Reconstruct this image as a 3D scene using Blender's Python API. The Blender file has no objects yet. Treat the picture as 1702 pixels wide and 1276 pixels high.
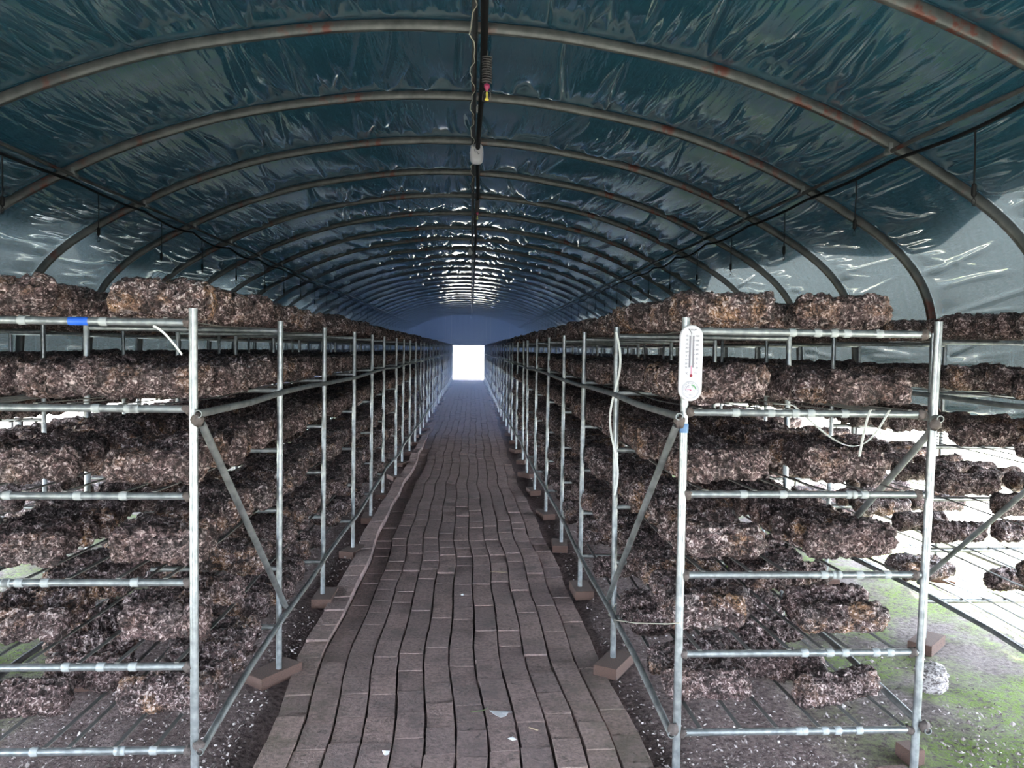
import bpy, math, random
import numpy as np
from mathutils import Vector, Matrix, Euler

random.seed(7)
rng = np.random.default_rng(7)
S = bpy.context.scene
COL = S.collection
PI = math.pi

# ---------------------------------------------------------------- camera, world, sun, exposure
F_PX, W_PX, H_PX = 1278.0, 1702.0, 1276.0
CAM_H = 1.53
roll = math.radians(0.80)
yaw = math.atan(68.8 / F_PX)
pitch = math.atan(57.0 / F_PX)
cam_d = bpy.data.cameras.new('camera')
cam_d.sensor_fit = 'HORIZONTAL'
cam_d.sensor_width = 36.0
cam_d.lens = 36.0 * F_PX / W_PX
cam_d.clip_start = 0.05
cam_d.clip_end = 500
cam = bpy.data.objects.new('camera', cam_d)
COL.objects.link(cam)
fwd = Vector((math.sin(yaw) * math.cos(pitch), math.cos(yaw) * math.cos(pitch), -math.sin(pitch)))
q = fwd.to_track_quat('-Z', 'Y')
cam.matrix_world = Matrix.Translation((0, 0, CAM_H)) @ q.to_matrix().to_4x4() @ Matrix.Rotation(roll, 4, 'Z')
S.camera = cam

wd = bpy.data.worlds.new('sky')
S.world = wd
wd.use_nodes = True
bg = wd.node_tree.nodes['Background']
bg.inputs[0].default_value = (0.76, 0.88, 1.0, 1)
bg.inputs[1].default_value = 6.0

sun_d = bpy.data.lights.new('sun', 'SUN')
sun_d.energy = 24.0
sun_d.angle = math.radians(3)
sun_d.color = (1.0, 0.96, 0.9)
sun = bpy.data.objects.new('sun', sun_d)
COL.objects.link(sun)
sun.rotation_euler = Vector((-0.42, 0.15, -0.89)).to_track_quat('-Z', 'Y').to_euler()

S.view_settings.view_transform = 'Standard'
S.view_settings.look = 'None'
S.view_settings.gamma = 1.0
S.view_settings.use_curve_mapping = False
S.view_settings.exposure = 2.22
S.cycles.use_denoising = True
S.cycles.max_bounces = 10
S.cycles.volume_bounces = 3
S.cycles.diffuse_bounces = 4
S.cycles.glossy_bounces = 3
S.cycles.transmission_bounces = 3
S.cycles.caustics_reflective = False
S.cycles.caustics_refractive = False
S.cycles.sample_clamp_indirect = 8.0

# ---------------------------------------------------------------- generic helpers
def tag(o, label=None, cat=None, group=None, kind=None):
    if label: o['label'] = label
    if cat: o['category'] = cat
    if group: o['group'] = group
    if kind: o['kind'] = kind
    return o

def empty(name, loc=(0, 0, 0)):
    o = bpy.data.objects.new(name, None)
    o.empty_display_size = 0.1
    o.location = loc
    COL.objects.link(o)
    return o

def link(name, me, mat=None, parent=None, loc=None, rot=None, scale=None):
    o = bpy.data.objects.new(name, me)
    COL.objects.link(o)
    if mat is not None and len(me.materials) == 0:
        me.materials.append(mat)
    if parent is not None:
        o.parent = parent
    if loc is not None: o.location = loc
    if rot is not None: o.rotation_euler = rot
    if scale is not None: o.scale = scale
    return o

def np_mesh(name, V, Fq, smooth=True, uv=None):
    me = bpy.data.meshes.new(name)
    V = np.asarray(V, dtype=np.float32)
    Fq = np.asarray(Fq, dtype=np.int32)
    n, k = Fq.shape
    me.vertices.add(len(V))
    me.vertices.foreach_set('co', V.ravel())
    me.loops.add(n * k)
    me.loops.foreach_set('vertex_index', Fq.ravel())
    me.polygons.add(n)
    me.polygons.foreach_set('loop_start', np.arange(0, n * k, k, dtype=np.int32))
    me.polygons.foreach_set('use_smooth', np.full(n, bool(smooth)))
    if uv is not None:
        l = me.uv_layers.new(name='UVMap')
        l.data.foreach_set('uv', np.asarray(uv, dtype=np.float32)[Fq.ravel()].ravel())
    me.update(calc_edges=True)
    me.validate()
    return me

class MB:
    """collects faces for ONE mesh"""
    def __init__(self):
        self.v, self.f, self.s = [], [], []

    def add(self, vs, fs, smooth=False):
        b = len(self.v)
        self.v += [tuple(p) for p in vs]
        self.f += [tuple(i + b for i in f) for f in fs]
        self.s += [smooth] * len(fs)
        return self

    def box(self, x0, x1, y0, y1, z0, z1):
        vs = [(x, y, z) for z in (z0, z1) for y in (y0, y1) for x in (x0, x1)]
        return self.add(vs, [(0, 2, 3, 1), (4, 5, 7, 6), (0, 1, 5, 4), (2, 6, 7, 3), (0, 4, 6, 2), (1, 3, 7, 5)])

    def tube(self, pts, r, n=10, caps=True, hollow=False, radii=None):
        pts = [Vector(p) for p in pts]
        m = len(pts)
        vs, fs = [], []
        up = None
        for i, p in enumerate(pts):
            t = (pts[min(i + 1, m - 1)] - pts[max(i - 1, 0)]).normalized()
            if up is None:
                up = Vector((0, 0, 1)) if abs(t.z) < 0.9 else Vector((1, 0, 0))
            a = t.cross(up).normalized()
            b = a.cross(t).normalized()
            up = b
            rr = radii[i] if radii else r
            for j in range(n):
                c, s_ = math.cos(2 * PI * j / n), math.sin(2 * PI * j / n)
                vs.append(p + a * (rr * c) + b * (rr * s_))
        for i in range(m - 1):
            for j in range(n):
                k = (j + 1) % n
                fs.append((i * n + j, i * n + k, (i + 1) * n + k, (i + 1) * n + j))
        self.add(vs, fs, True)
        if caps:
            for end in (0, m - 1):
                ring = vs[end * n:(end + 1) * n]
                if hollow:
                    t = (pts[1] - pts[0]).normalized() if end == 0 else (pts[m - 2] - pts[m - 1]).normalized()
                    c = pts[end]
                    inner = [c + (p - c) * 0.78 for p in ring]
                    deep = [p + t * 0.03 for p in inner]
                    vv = list(ring) + inner + deep
                    ff = []
                    for j in range(n):
                        k = (j + 1) % n
                        ff.append((j, k, n + k, n + j))
                        ff.append((n + j, n + k, 2 * n + k, 2 * n + j))
                    ff.append(tuple(2 * n + j for j in range(n)))
                    self.add(vv, ff)
                else:
                    self.add(ring, [tuple(range(n))] if end else [tuple(reversed(range(n)))])
        return self

    def ribbon(self, pts, side, w, th=0.0016):
        pts = [Vector(p) for p in pts]
        side = Vector(side).normalized()
        m = len(pts)
        vs, fs = [], []
        for i, p in enumerate(pts):
            t = (pts[min(i + 1, m - 1)] - pts[max(i - 1, 0)]).normalized()
            nrm = t.cross(side).normalized()
            for (a, b) in ((-1, -1), (1, -1), (1, 1), (-1, 1)):
                vs.append(p + side * (a * w / 2) + nrm * (b * th / 2))
        for i in range(m - 1):
            for j in range(4):
                k = (j + 1) % 4
                fs.append((i * 4 + j, i * 4 + k, (i + 1) * 4 + k, (i + 1) * 4 + j))
        fs.append((3, 2, 1, 0))
        e = (m - 1) * 4
        fs.append((e, e + 1, e + 2, e + 3))
        return self.add(vs, fs)

    def lathe(self, prof, n=24, axis='Z', at=(0, 0, 0)):
        vs, fs = [], []
        for (r, h) in prof:
            for j in range(n):
                c, s_ = math.cos(2 * PI * j / n), math.sin(2 * PI * j / n)
                p = (r * c, r * s_, h) if axis == 'Z' else (r * c, h, r * s_)
                vs.append((p[0] + at[0], p[1] + at[1], p[2] + at[2]))
        for i in range(len(prof) - 1):
            for j in range(n):
                k = (j + 1) % n
                fs.append((i * n + j, i * n + k, (i + 1) * n + k, (i + 1) * n + j))
        self.add(vs, fs, True)
        self.add(vs[:n], [tuple(reversed(range(n)))])
        self.add(vs[-n:], [tuple(range(n))])
        return self

    def mesh(self, name):
        me = bpy.data.meshes.new(name)
        me.from_pydata(self.v, [], self.f)
        me.polygons.foreach_set('use_smooth', self.s)
        me.update()
        return me

    def build(self, name, mat, parent=None, **k):
        return link(name, self.mesh(name), mat, parent, **k)

# vectorised gradient-free lattice noise
def _hash(i, j, k, seed):
    h = (i * 374761393 + j * 668265263 + k * 2147483647 + seed * 1274126177) & 0xFFFFFFFF
    h = ((h ^ (h >> 13)) * 1274126177) & 0xFFFFFFFF
    h = (h ^ (h >> 16)) & 0xFFFFFFFF
    return h.astype(np.float64) / 2147483648.0 - 1.0

def noise3(P, seed=0):
    P = np.asarray(P, dtype=np.float64)
    I = np.floor(P).astype(np.int64)
    f = P - I
    u = f * f * f * (f * (f * 6 - 15) + 10)
    out = np.zeros(len(P))
    for dx in (0, 1):
        for dy in (0, 1):
            for dz in (0, 1):
                w = (u[:, 0] if dx else 1 - u[:, 0]) * (u[:, 1] if dy else 1 - u[:, 1]) * (u[:, 2] if dz else 1 - u[:, 2])
                out += w * _hash(I[:, 0] + dx, I[:, 1] + dy, I[:, 2] + dz, seed)
    return out

# ---------------------------------------------------------------- materials
class NG:
    def __init__(self, name):
        self.m = bpy.data.materials.new(name)
        self.m.use_nodes = True
        self.t = self.m.node_tree
        self.b = self.t.nodes['Principled BSDF']
        self.out = self.t.nodes['Material Output']

    def n(self, typ, **props):
        nd = self.t.nodes.new(typ)
        for k, v in props.items():
            setattr(nd, k, v)
        return nd

    def l(self, a, b):
        self.t.links.new(a, b)

    def coord(self, which='Object', scale=(1, 1, 1), rand=False):
        tc = self.n('ShaderNodeTexCoord')
        mp = self.n('ShaderNodeMapping')
        mp.inputs['Scale'].default_value = scale
        self.l(tc.outputs[which], mp.inputs['Vector'])
        if rand:
            oi = self.n('ShaderNodeObjectInfo')
            mu = self.n('ShaderNodeMath', operation='MULTIPLY')
            mu.inputs[1].default_value = 57.0
            self.l(oi.outputs['Random'], mu.inputs[0])
            cx = self.n('ShaderNodeCombineXYZ')
            self.l(mu.outputs[0], cx.inputs[0])
            self.l(mu.outputs[0], cx.inputs[1])
            self.l(cx.outputs[0], mp.inputs['Location'])
        return mp.outputs[0]

    def noise(self, vec, scale, detail=4, rough=0.55, dist=0.0):
        nd = self.n('ShaderNodeTexNoise')
        nd.inputs['Scale'].default_value = scale
        nd.inputs['Detail'].default_value = detail
        nd.inputs['Roughness'].default_value = rough
        nd.inputs['Distortion'].default_value = dist
        if vec is not None: self.l(vec, nd.inputs['Vector'])
        return nd.outputs['Fac']

    def voro(self, vec, scale, feature='F1', out='Distance'):
        nd = self.n('ShaderNodeTexVoronoi', feature=feature)
        nd.inputs['Scale'].default_value = scale
        self.l(vec, nd.inputs['Vector'])
        return nd.outputs[out]

    def ramp(self, fac, stops, interp='LINEAR'):
        nd = self.n('ShaderNodeValToRGB')
        nd.color_ramp.interpolation = interp
        e = nd.color_ramp.elements
        while len(e) < len(stops): e.new(0.5)
        for el, (p, c) in zip(e, stops):
            el.position = p
            el.color = (c, c, c, 1) if isinstance(c, (int, float)) else (*c, 1)
        self.l(fac, nd.inputs[0])
        return nd.outputs[0]

    def mix(self, fac, a, b, mode='MIX'):
        nd = self.n('ShaderNodeMix', data_type='RGBA', blend_type=mode)
        for sock, v in ((nd.inputs[0], fac), (nd.inputs[6], a), (nd.inputs[7], b)):
            if isinstance(v, (int, float)): sock.default_value = v
            elif isinstance(v, tuple): sock.default_value = (*v, 1)
            else: self.l(v, sock)
        return nd.outputs[2]

    def math(self, op, a, b=None):
        nd = self.n('ShaderNodeMath', operation=op)
        for sock, v in ((nd.inputs[0], a), (nd.inputs[1], b)):
            if v is None: continue
            if isinstance(v, (int, float)): sock.default_value = v
            else: self.l(v, sock)
        return nd.outputs[0]

    def set(self, **kw):
        names = dict(color='Base Color', rough='Roughness', metal='Metallic', spec='Specular IOR Level', coat='Coat Weight',
                     trans='Transmission Weight', ecol='Emission Color', estr='Emission Strength', sheen='Sheen Weight')
        for k, v in kw.items():
            s = self.b.inputs[names[k]]
            if isinstance(v, (int, float)): s.default_value = v
            elif isinstance(v, tuple): s.default_value = (*v, 1)
            else: self.l(v, s)
        return self

    def bump(self, h, strength=0.5, dist=0.01):
        nd = self.n('ShaderNodeBump')
        nd.inputs['Strength'].default_value = strength
        nd.inputs['Distance'].default_value = dist
        self.l(h, nd.inputs['Height'])
        self.l(nd.outputs[0], self.b.inputs['Normal'])
        return self

def plain(name, col, rough=0.6, metal=0.0, spec=0.4):
    return NG(name).set(color=col, rough=rough, metal=metal, spec=spec).m

M = {}

def build_materials():
    # galvanised pipe
    g = NG('galvanised_pipe')
    v = g.coord('Object', rand=True)
    n1 = g.noise(v, 35, 3)
    n2 = g.noise(v, 7, 4)
    c = g.mix(g.ramp(n1, [(0.35, 0.0), (0.7, 1.0)]), (0.20, 0.215, 0.23), (0.36, 0.375, 0.39))
    c = g.mix(g.ramp(n2, [(0.66, 0.0), (0.74, 0.7)]), c, (0.16, 0.13, 0.11))
    g.set(color=c, metal=0.75, rough=g.ramp(n2, [(0.3, 0.3), (0.7, 0.5)]))
    M['pipe'] = g.m
    # greyer weathered braces and rails
    g = NG('weathered_pipe')
    v = g.coord('Object')
    n1 = g.noise(v, 18, 4)
    c = g.mix(g.ramp(n1, [(0.35, 0.0), (0.7, 1.0)]), (0.16, 0.168, 0.172), (0.30, 0.308, 0.312))
    g.set(color=c, metal=0.6, rough=0.5)
    M['old_pipe'] = g.m
    # weld / rust
    g = NG('rusty_weld')
    v = g.coord('Object')
    c = g.mix(g.noise(v, 60, 4), (0.035, 0.026, 0.024), (0.16, 0.13, 0.125))
    g.set(color=c, metal=0.3, rough=0.8).bump(g.noise(v, 120, 3), 0.8, 0.004)
    M['weld'] = g.m
    # ribs: grey zinc with rusty red paint
    g = NG('rib_metal')
    v = g.coord('Object')
    n1 = g.noise(v, 3.0, 5)
    n2 = g.noise(v, 14, 5, 0.6)
    c = g.mix(g.ramp(n2, [(0.3, 0.0), (0.7, 1.0)]), (0.048, 0.051, 0.054), (0.105, 0.106, 0.106))
    k = g.math('MULTIPLY', g.ramp(n1, [(0.54, 0.0), (0.62, 1.0)]), g.ramp(n2, [(0.45, 0.0), (0.55, 1.0)]))
    c = g.mix(k, c, (0.085, 0.026, 0.020))
    g.set(color=c, metal=0.35, rough=0.5)
    M['rib'] = g.m
    # plastic film
    g = NG('teal_film')
    uv = g.coord('UV')
    uvs = g.coord('UV', (1.0, 0.16, 1))
    uvt = g.coord('UV', (0.25, 1.0, 1))
    tone = g.noise(uvt, 2.2, 6, 0.65, 0.6)
    scuff = g.noise(uvt, 7.0, 5, 0.7)
    c = g.mix(g.ramp(tone, [(0.35, 0.0), (0.68, 1.0)]), (0.006, 0.036, 0.056), (0.012, 0.055, 0.076))
    c = g.mix(g.ramp(scuff, [(0.56, 0.0), (0.72, 0.3)]), c, (0.028, 0.066, 0.080))
    g.set(color=c, rough=g.ramp(scuff, [(0.4, 0.06), (0.7, 0.14)]), spec=0.8)
    g.b.inputs['IOR'].default_value = 2.05
    h = g.math('ADD', g.math('MULTIPLY', g.noise(uvs, 16, 3, 0.5, 0.4), 1.0), g.math('MULTIPLY', g.noise(uvs, 40, 1, 0.5, 0.3), 0.12))
    g.bump(h, 0.30, 0.02)
    tr = g.n('ShaderNodeBsdfTranslucent')
    tr.inputs[0].default_value = (0.25, 0.30, 0.315, 1)
    mx = g.n('ShaderNodeMixShader')
    mx.inputs[0].default_value = 0.019
    g.l(g.b.outputs[0], mx.inputs[1])
    g.l(tr.outputs[0], mx.inputs[2])
    g.l(mx.outputs[0], g.out.inputs['Surface'])
    M['film'] = g.m
    # rolled-up film at the edge of the vent, backlight painted in as a pale colour
    g = NG('backlit_rolled_film')
    g.set(color=(0.30, 0.48, 0.47), rough=0.35)
    M['roll'] = g.m
    # end curtain
    g = NG('blue_curtain')
    uv = g.coord('Object')
    c = g.mix(g.noise(uv, 3.0, 4), (0.020, 0.035, 0.075), (0.035, 0.055, 0.11))
    g.set(color=c, rough=0.4)
    tr = g.n('ShaderNodeBsdfTranslucent')
    tr.inputs[0].default_value = (0.20, 0.25, 0.36, 1)
    mx = g.n('ShaderNodeMixShader')
    mx.inputs[0].default_value = 0.30
    g.l(g.b.outputs[0], mx.inputs[1])
    g.l(tr.outputs[0], mx.inputs[2])
    g.l(mx.outputs[0], g.out.inputs['Surface'])
    M['curtain'] = g.m
    # log crust
    g = NG('log_crust')
    v = g.coord('Object', rand=True)
    oi = g.n('ShaderNodeObjectInfo')
    big = g.noise(v, 8, 3, 0.55)
    mid = g.noise(v, 24, 4, 0.65, 0.9)
    fine = g.noise(v, 58, 4, 0.65, 1.6)
    cell = g.voro(v, 70, 'DISTANCE_TO_EDGE')
    c = g.mix(g.ramp(mid, [(0.38, 0.0), (0.62, 1.0)]), (0.024, 0.013, 0.0135), (0.178, 0.110, 0.111))
    orange = g.math('MULTIPLY', g.ramp(big, [(0.52, 0.0), (0.66, 1.0)]), g.ramp(mid, [(0.38, 0.0), (0.55, 1.0)]))
    orange = g.math('MULTIPLY', orange, g.ramp(oi.outputs['Random'], [(0.25, 0.15), (0.8, 1.0)]))
    c = g.mix(orange, c, (0.36, 0.19, 0.10))
    grey = g.ramp(g.noise(v, 6, 2), [(0.55, 0.0), (0.7, 0.6)])
    c = g.mix(g.math('MULTIPLY', grey, 0.6), c, (0.11, 0.095, 0.095))
    flake = g.math('MULTIPLY', g.ramp(fine, [(0.535, 0.0), (0.60, 1.0)]), g.ramp(mid, [(0.40, 0.15), (0.6, 1.0)]))
    pale = g.mix(g.ramp(oi.outputs['Random'], [(0.0, 0.0), (1.0, 1.0)]), (0.62, 0.48, 0.47), (0.78, 0.66, 0.66))
    c = g.mix(flake, c, pale)
    crack = g.ramp(fine, [(0.40, 0.9), (0.48, 0.0)])
    c = g.mix(crack, c, (0.012, 0.008, 0.008))
    g.set(color=c, rough=g.ramp(fine, [(0.4, 0.75), (0.65, 0.5)]), spec=0.35)
    hh = g.math('ADD', mid, g.math('MULTIPLY', fine, 0.7))
    hh = g.math('ADD', hh, g.math('MULTIPLY', cell, 0.4))
    g.bump(hh, 1.0, 0.02)
    M['log'] = g.m
    # soil with moss
    g = NG('soil')
    v = g.coord('Object')
    a = g.noise(v, 5, 6, 0.65)
    b_ = g.noise(v, 42, 5, 0.7)
    f_ = g.noise(v, 140, 3, 0.7)
    c = g.mix(g.ramp(b_, [(0.35, 0.0), (0.68, 1.0)]), (0.080, 0.055, 0.054), (0.32, 0.235, 0.228))
    c = g.mix(g.ramp(f_, [(0.62, 0.0), (0.70, 0.8)]), c, (0.34, 0.29, 0.28))
    sx = g.n('ShaderNodeSeparateXYZ')
    g.l(v, sx.inputs[0])
    side = g.math('MAXIMUM', g.ramp(g.math('MULTIPLY', sx.outputs[0], 0.1), [(0.135, 0.0), (0.185, 1.0)]),
                  g.ramp(g.math('MULTIPLY', sx.outputs[0], -0.1), [(0.17, 0.0), (0.215, 1.0)]))
    dry = g.mix(g.ramp(b_, [(0.35, 0.0), (0.68, 1.0)]), (0.10, 0.080, 0.076), (0.27, 0.225, 0.215))
    c = g.mix(g.math('MULTIPLY', side, 0.85), c, dry)
    moss = g.mix(f_, (0.075, 0.125, 0.022), (0.24, 0.33, 0.075))
    mk = g.math('MULTIPLY', g.math('MULTIPLY', side, g.ramp(g.noise(v, 1.7, 5, 0.65), [(0.42, 0.0), (0.56, 0.95)])), g.ramp(b_, [(0.38, 0.0), (0.56, 1.0)]))
    c = g.mix(mk, c, moss)
    g.set(color=c, rough=0.9, spec=0.2)
    g.bump(g.math('ADD', b_, g.math('MULTIPLY', f_, 0.5)), 0.9, 0.02)
    M['soil'] = g.m
    # outdoor ground
    g = NG('outdoor_grass')
    v = g.coord('Object')
    a = g.noise(v, 0.6, 5)
    c = g.mix(g.ramp(a, [(0.4, 0.0), (0.6, 1.0)]), (0.25, 0.26, 0.19), (0.40, 0.37, 0.345))
    g.set(color=c, rough=0.95, spec=0.1)
    M['grass'] = g.m
    # path bricks
    g = NG('path_brick')
    v = g.coord('Object', rand=True)
    oi = g.n('ShaderNodeObjectInfo')
    geo = g.n('ShaderNodeNewGeometry')
    vw = geo.outputs['Position']
    a = g.noise(vw, 6, 5, 0.6)
    b_ = g.noise(vw, 55, 5, 0.7)
    base = g.mix(oi.outputs['Random'], (0.31, 0.215, 0.205), (0.46, 0.305, 0.28))
    c = g.mix(g.ramp(b_, [(0.3, 0.0), (0.62, 1.0)]), (0.17, 0.125, 0.122), base)
    c = g.mix(g.ramp(a, [(0.50, 0.0), (0.68, 0.65)]), c, (0.135, 0.100, 0.098))
    pit = g.noise(vw, 24, 4, 0.75, 0.8)
    c = g.mix(g.ramp(pit, [(0.30, 0.8), (0.42, 0.0)]), c, (0.060, 0.044, 0.043))
    sx = g.n('ShaderNodeSeparateXYZ')
    g.l(vw, sx.inputs[0])
    ax = g.math('ABSOLUTE', g.math('ADD', sx.outputs[0], 0.08))
    near = g.ramp(g.math('MULTIPLY', sx.outputs[1], 0.1), [(0.30, 1.0), (0.46, 0.0)])
    mk = g.math('MULTIPLY', g.math('MULTIPLY', g.ramp(ax, [(0.35, 0.0), (0.7, 0.8)]), near), g.ramp(a, [(0.35, 0.3), (0.6, 1.0)]))
    c = g.mix(g.math('MULTIPLY', mk, 0.6), c, (0.165, 0.135, 0.085))
    g.set(color=c, rough=0.8, spec=0.3).bump(g.math('ADD', b_, pit), 0.7, 0.008)
    M['brick'] = g.m
    # red foot bricks
    g = NG('red_brick')
    v = g.coord('Object', rand=True)
    b_ = g.noise(v, 30, 5, 0.7)
    c = g.mix(g.ramp(b_, [(0.35, 0.0), (0.65, 1.0)]), (0.045, 0.030, 0.028), (0.15, 0.078, 0.058))
    g.set(color=c, rough=0.9).bump(b_, 0.5, 0.006)
    M['red_brick'] = g.m
    M['strap'] = plain('grey_strap', (0.13, 0.125, 0.12), 0.55)
    M['white_strap'] = plain('white_strap', (0.62, 0.63, 0.61), 0.45)
    M['tape'] = plain('clear_tape', (0.30, 0.315, 0.325), 0.4)
    M['black'] = plain('black_plastic', (0.006, 0.006, 0.007), 0.6, 0.0, 0.2)
    M['dark_grey'] = plain('dark_grey_plastic', (0.055, 0.05, 0.052), 0.45)
    M['white'] = plain('white_plastic', (0.44, 0.43, 0.47), 0.4)
    M['print'] = plain('grey_print', (0.045, 0.04, 0.05), 0.7)
    M['faint'] = plain('faint_print', (0.26, 0.25, 0.29), 0.7)
    M['tubebg'] = plain('grey_scale_band', (0.17, 0.16, 0.185), 0.7)
    M['red'] = plain('red_spirit', (0.22, 0.015, 0.03), 0.5)
    M['pink'] = plain('pink_needle', (0.50, 0.13, 0.24), 0.6)
    M['green'] = plain('green_print', (0.10, 0.24, 0.12), 0.6)
    M['blue'] = plain('blue_paint', (0.02, 0.10, 0.50), 0.45)
    M['magenta'] = plain('magenta_plastic', (0.30, 0.03, 0.09), 0.4)
    M['yellow'] = plain('yellow_plastic', (0.75, 0.62, 0.10), 0.4)
    M['cord'] = plain('pale_cord', (0.52, 0.50, 0.42), 0.7)
    M['paper'] = plain('pale_scrap', (0.62, 0.60, 0.62), 0.7)
    M['chip'] = plain('pale_chip', (0.44, 0.38, 0.36), 0.8)
    M['twig'] = plain('dry_twig', (0.32, 0.24, 0.17), 0.8)
    M['sheet'] = plain('grey_plastic_sheet', (0.10, 0.125, 0.13), 0.35)
    M['glass'] = plain('clear_tube', (0.45, 0.44, 0.48), 0.25)

build_materials()

# ---------------------------------------------------------------- greenhouse shell
XC = -0.18                 # centre of the arches
RIB0, RIBS = 3.12, 1.15    # rib planes
Y_FRONT, Y_BACK = RIB0 - 3 * RIBS, RIB0 + 31 * RIBS
VENT_Z = 1.12
half = [(0, 1.72), (0.5, 1.70), (0.96, 1.64), (1.4, 1.56), (1.76, 1.463), (2.2, 1.305), (2.6, 1.115), (3.0, 0.885),
        (3.26, 0.68), (3.42, 0.46), (3.49, 0.22), (3.52, -0.1), (3.53, -0.41), (3.53, -1.53)]

def catmull(P, sub=12):
    P = [np.array(p, float) for p in P]
    out = []
    for i in range(len(P) - 1):
        p0 = P[i - 1] if i > 0 else np.array([-P[1][0], P[1][1]])
        p1, p2 = P[i], P[i + 1]
        p3 = P[i + 2] if i + 2 < len(P) else 2 * p2 - p1
        for k in range(sub):
            t = k / sub
            out.append(0.5 * ((2 * p1) + (p2 - p0) * t + (2 * p0 - 5 * p1 + 4 * p2 - p3) * t * t + (3 * p1 - p0 - 3 * p2 + p3) * t ** 3))
    out.append(P[-1])
    return np.array(out)

_h = catmull(half)
ARCH = np.vstack([_h[::-1] * [-1, 1], _h[1:]])
ARCH[:, 0] += XC
ARCH[:, 1] += CAM_H
_d = np.r_[0, np.cumsum(np.linalg.norm(np.diff(ARCH, axis=0), axis=1))]
ARC_LEN = _d[-1]

def arch_at(s):
    return np.c_[np.interp(s, _d, ARCH[:, 0]), np.interp(s, _d, ARCH[:, 1])]

def arch_normal(s):
    e = 0.04
    t = arch_at(np.clip(s + e, 0, ARC_LEN)) - arch_at(np.clip(s - e, 0, ARC_LEN))
    t /= np.linalg.norm(t, axis=1)[:, None] + 1e-9
    return np.c_[-t[:, 1], t[:, 0]]

def arch_z(x):
    """height of the rib's inner edge over x (roof part)"""
    m = ARCH[:, 1] > CAM_H + 0.3
    return float(np.interp(x, ARCH[m, 0], ARCH[m, 1]))


def build_film():
    s0, s1 = VENT_Z, ARC_LEN - VENT_Z
    Vs, Fs, UVs = [], [], []
    base = 0
    for k in range(-4, 31):
        y0 = RIB0 + RIBS * k
        if y0 < 1.7: ns, nv = 160, 8
        elif y0 < 10: ns, nv = 1100, 26
        elif y0 < 19: ns, nv = 560, 14
        else: ns, nv = 260, 9
        s = np.linspace(s0, s1, ns + 1)
        v = np.linspace(0, 1, nv + 1)
        SS, VV = np.meshgrid(s, v, indexing='ij')
        h = -0.050 * np.power(np.clip(4 * VV * (1 - VV), 0, 1), 0.70)
        r = np.random.default_rng(100 + k)
        ds = (s1 - s0) / ns
        nf = 74 if ns > 600 else (44 if ns > 300 else 26)
        for _ in range(nf):
            c = r.uniform(s0, s1)
            w = max(r.uniform(0.010, 0.024), ds * 1.1)
            a = r.uniform(0.008, 0.022) * (1 if r.random() < 0.75 else -1)
            va, vb = r.uniform(-0.05, 0.45), r.uniform(0.8, 1.1)
            til, cur = r.normal(0, 0.16), r.normal(0, 0.10)
            cen = c + til * (VV - 0.5) + cur * (VV - 0.5) ** 2
            env = np.clip((VV - va) / 0.25, 0, 1) * np.clip((vb - VV) / 0.12, 0, 1)
            env = env * np.clip((1 - VV) / 0.06, 0, 1) * np.clip(VV / 0.06, 0, 1)
            h += a * env * np.exp(-((SS - cen) / w) ** 2)
        # gathered film close to the far rib of each bay and beside the purlins
        def rough_line(step):
            kn = np.arange(s0, s1 + step, step)
            val = r.normal(0, 1, len(kn) + 1)
            i = np.minimum(((s - s0) / step).astype(int), len(kn) - 1)
            f = (s - s0) / step - i
            f = f * f * (3 - 2 * f)
            return val[i] * (1 - f) + val[i + 1] * f
        g1 = rough_line(max(0.040, ds * 2.2))
        g2 = rough_line(0.11)
        amp = np.clip((VV - 0.50) / 0.32, 0, 1) ** 1.6 * np.clip((0.97 - VV) / 0.12, 0, 1)
        off_c = 0.75 + 0.85 * np.clip(np.abs(s - ARC_LEN / 2) / 2.2, 0, 1)
        h += (0.0080 * amp * g1[:, None] + 0.014 * amp * g2[:, None]) * off_c[:, None]
        sm = np.exp(-((s - 3.05) / 0.30) ** 2) + np.exp(-((s - (ARC_LEN - 3.05)) / 0.30) ** 2)
        h += 0.005 * sm[:, None] * g1[:, None] * np.clip(VV / 0.1, 0, 1) * np.clip((1 - VV) / 0.06, 0, 1)
        # loose vertical folds low on the walls
        low = np.clip((1.9 - np.minimum(s, ARC_LEN - s)) / 0.5, 0, 1)
        fold = np.sin(VV * 2 * PI * 3 + r.uniform(0, 6)) * 0.012 + np.sin(VV * 2 * PI * 7 + r.uniform(0, 6)) * 0.005
        h += low[:, None] * fold * np.clip(VV / 0.08, 0, 1) * np.clip((1 - VV) / 0.08, 0, 1)
        p, n = arch_at(s), arch_normal(s)
        off = np.maximum(0.066 + h, 0.002)
        X = p[:, 0][:, None] + n[:, 0][:, None] * off
        Z = p[:, 1][:, None] + n[:, 1][:, None] * off
        Y = y0 + VV * RIBS
        Vs.append(np.stack([X, Y, Z], -1).reshape(-1, 3))
        UVs.append(np.stack([SS, Y], -1).reshape(-1, 2))
        i, j = np.meshgrid(np.arange(ns), np.arange(nv), indexing='ij')
        a_ = base + i * (nv + 1) + j
        Fs.append(np.stack([a_, a_ + 1, a_ + nv + 2, a_ + nv + 1], -1).reshape(-1, 4))
        base += (ns + 1) * (nv + 1)
    me = np_mesh('ceiling', np.vstack(Vs), np.vstack(Fs), True, np.vstack(UVs))
    o = link('ceiling', me, M['film'])
    tag(o, 'crinkled teal plastic film stretched over the arched ribs', kind='structure')
    return o

build_film()

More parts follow.
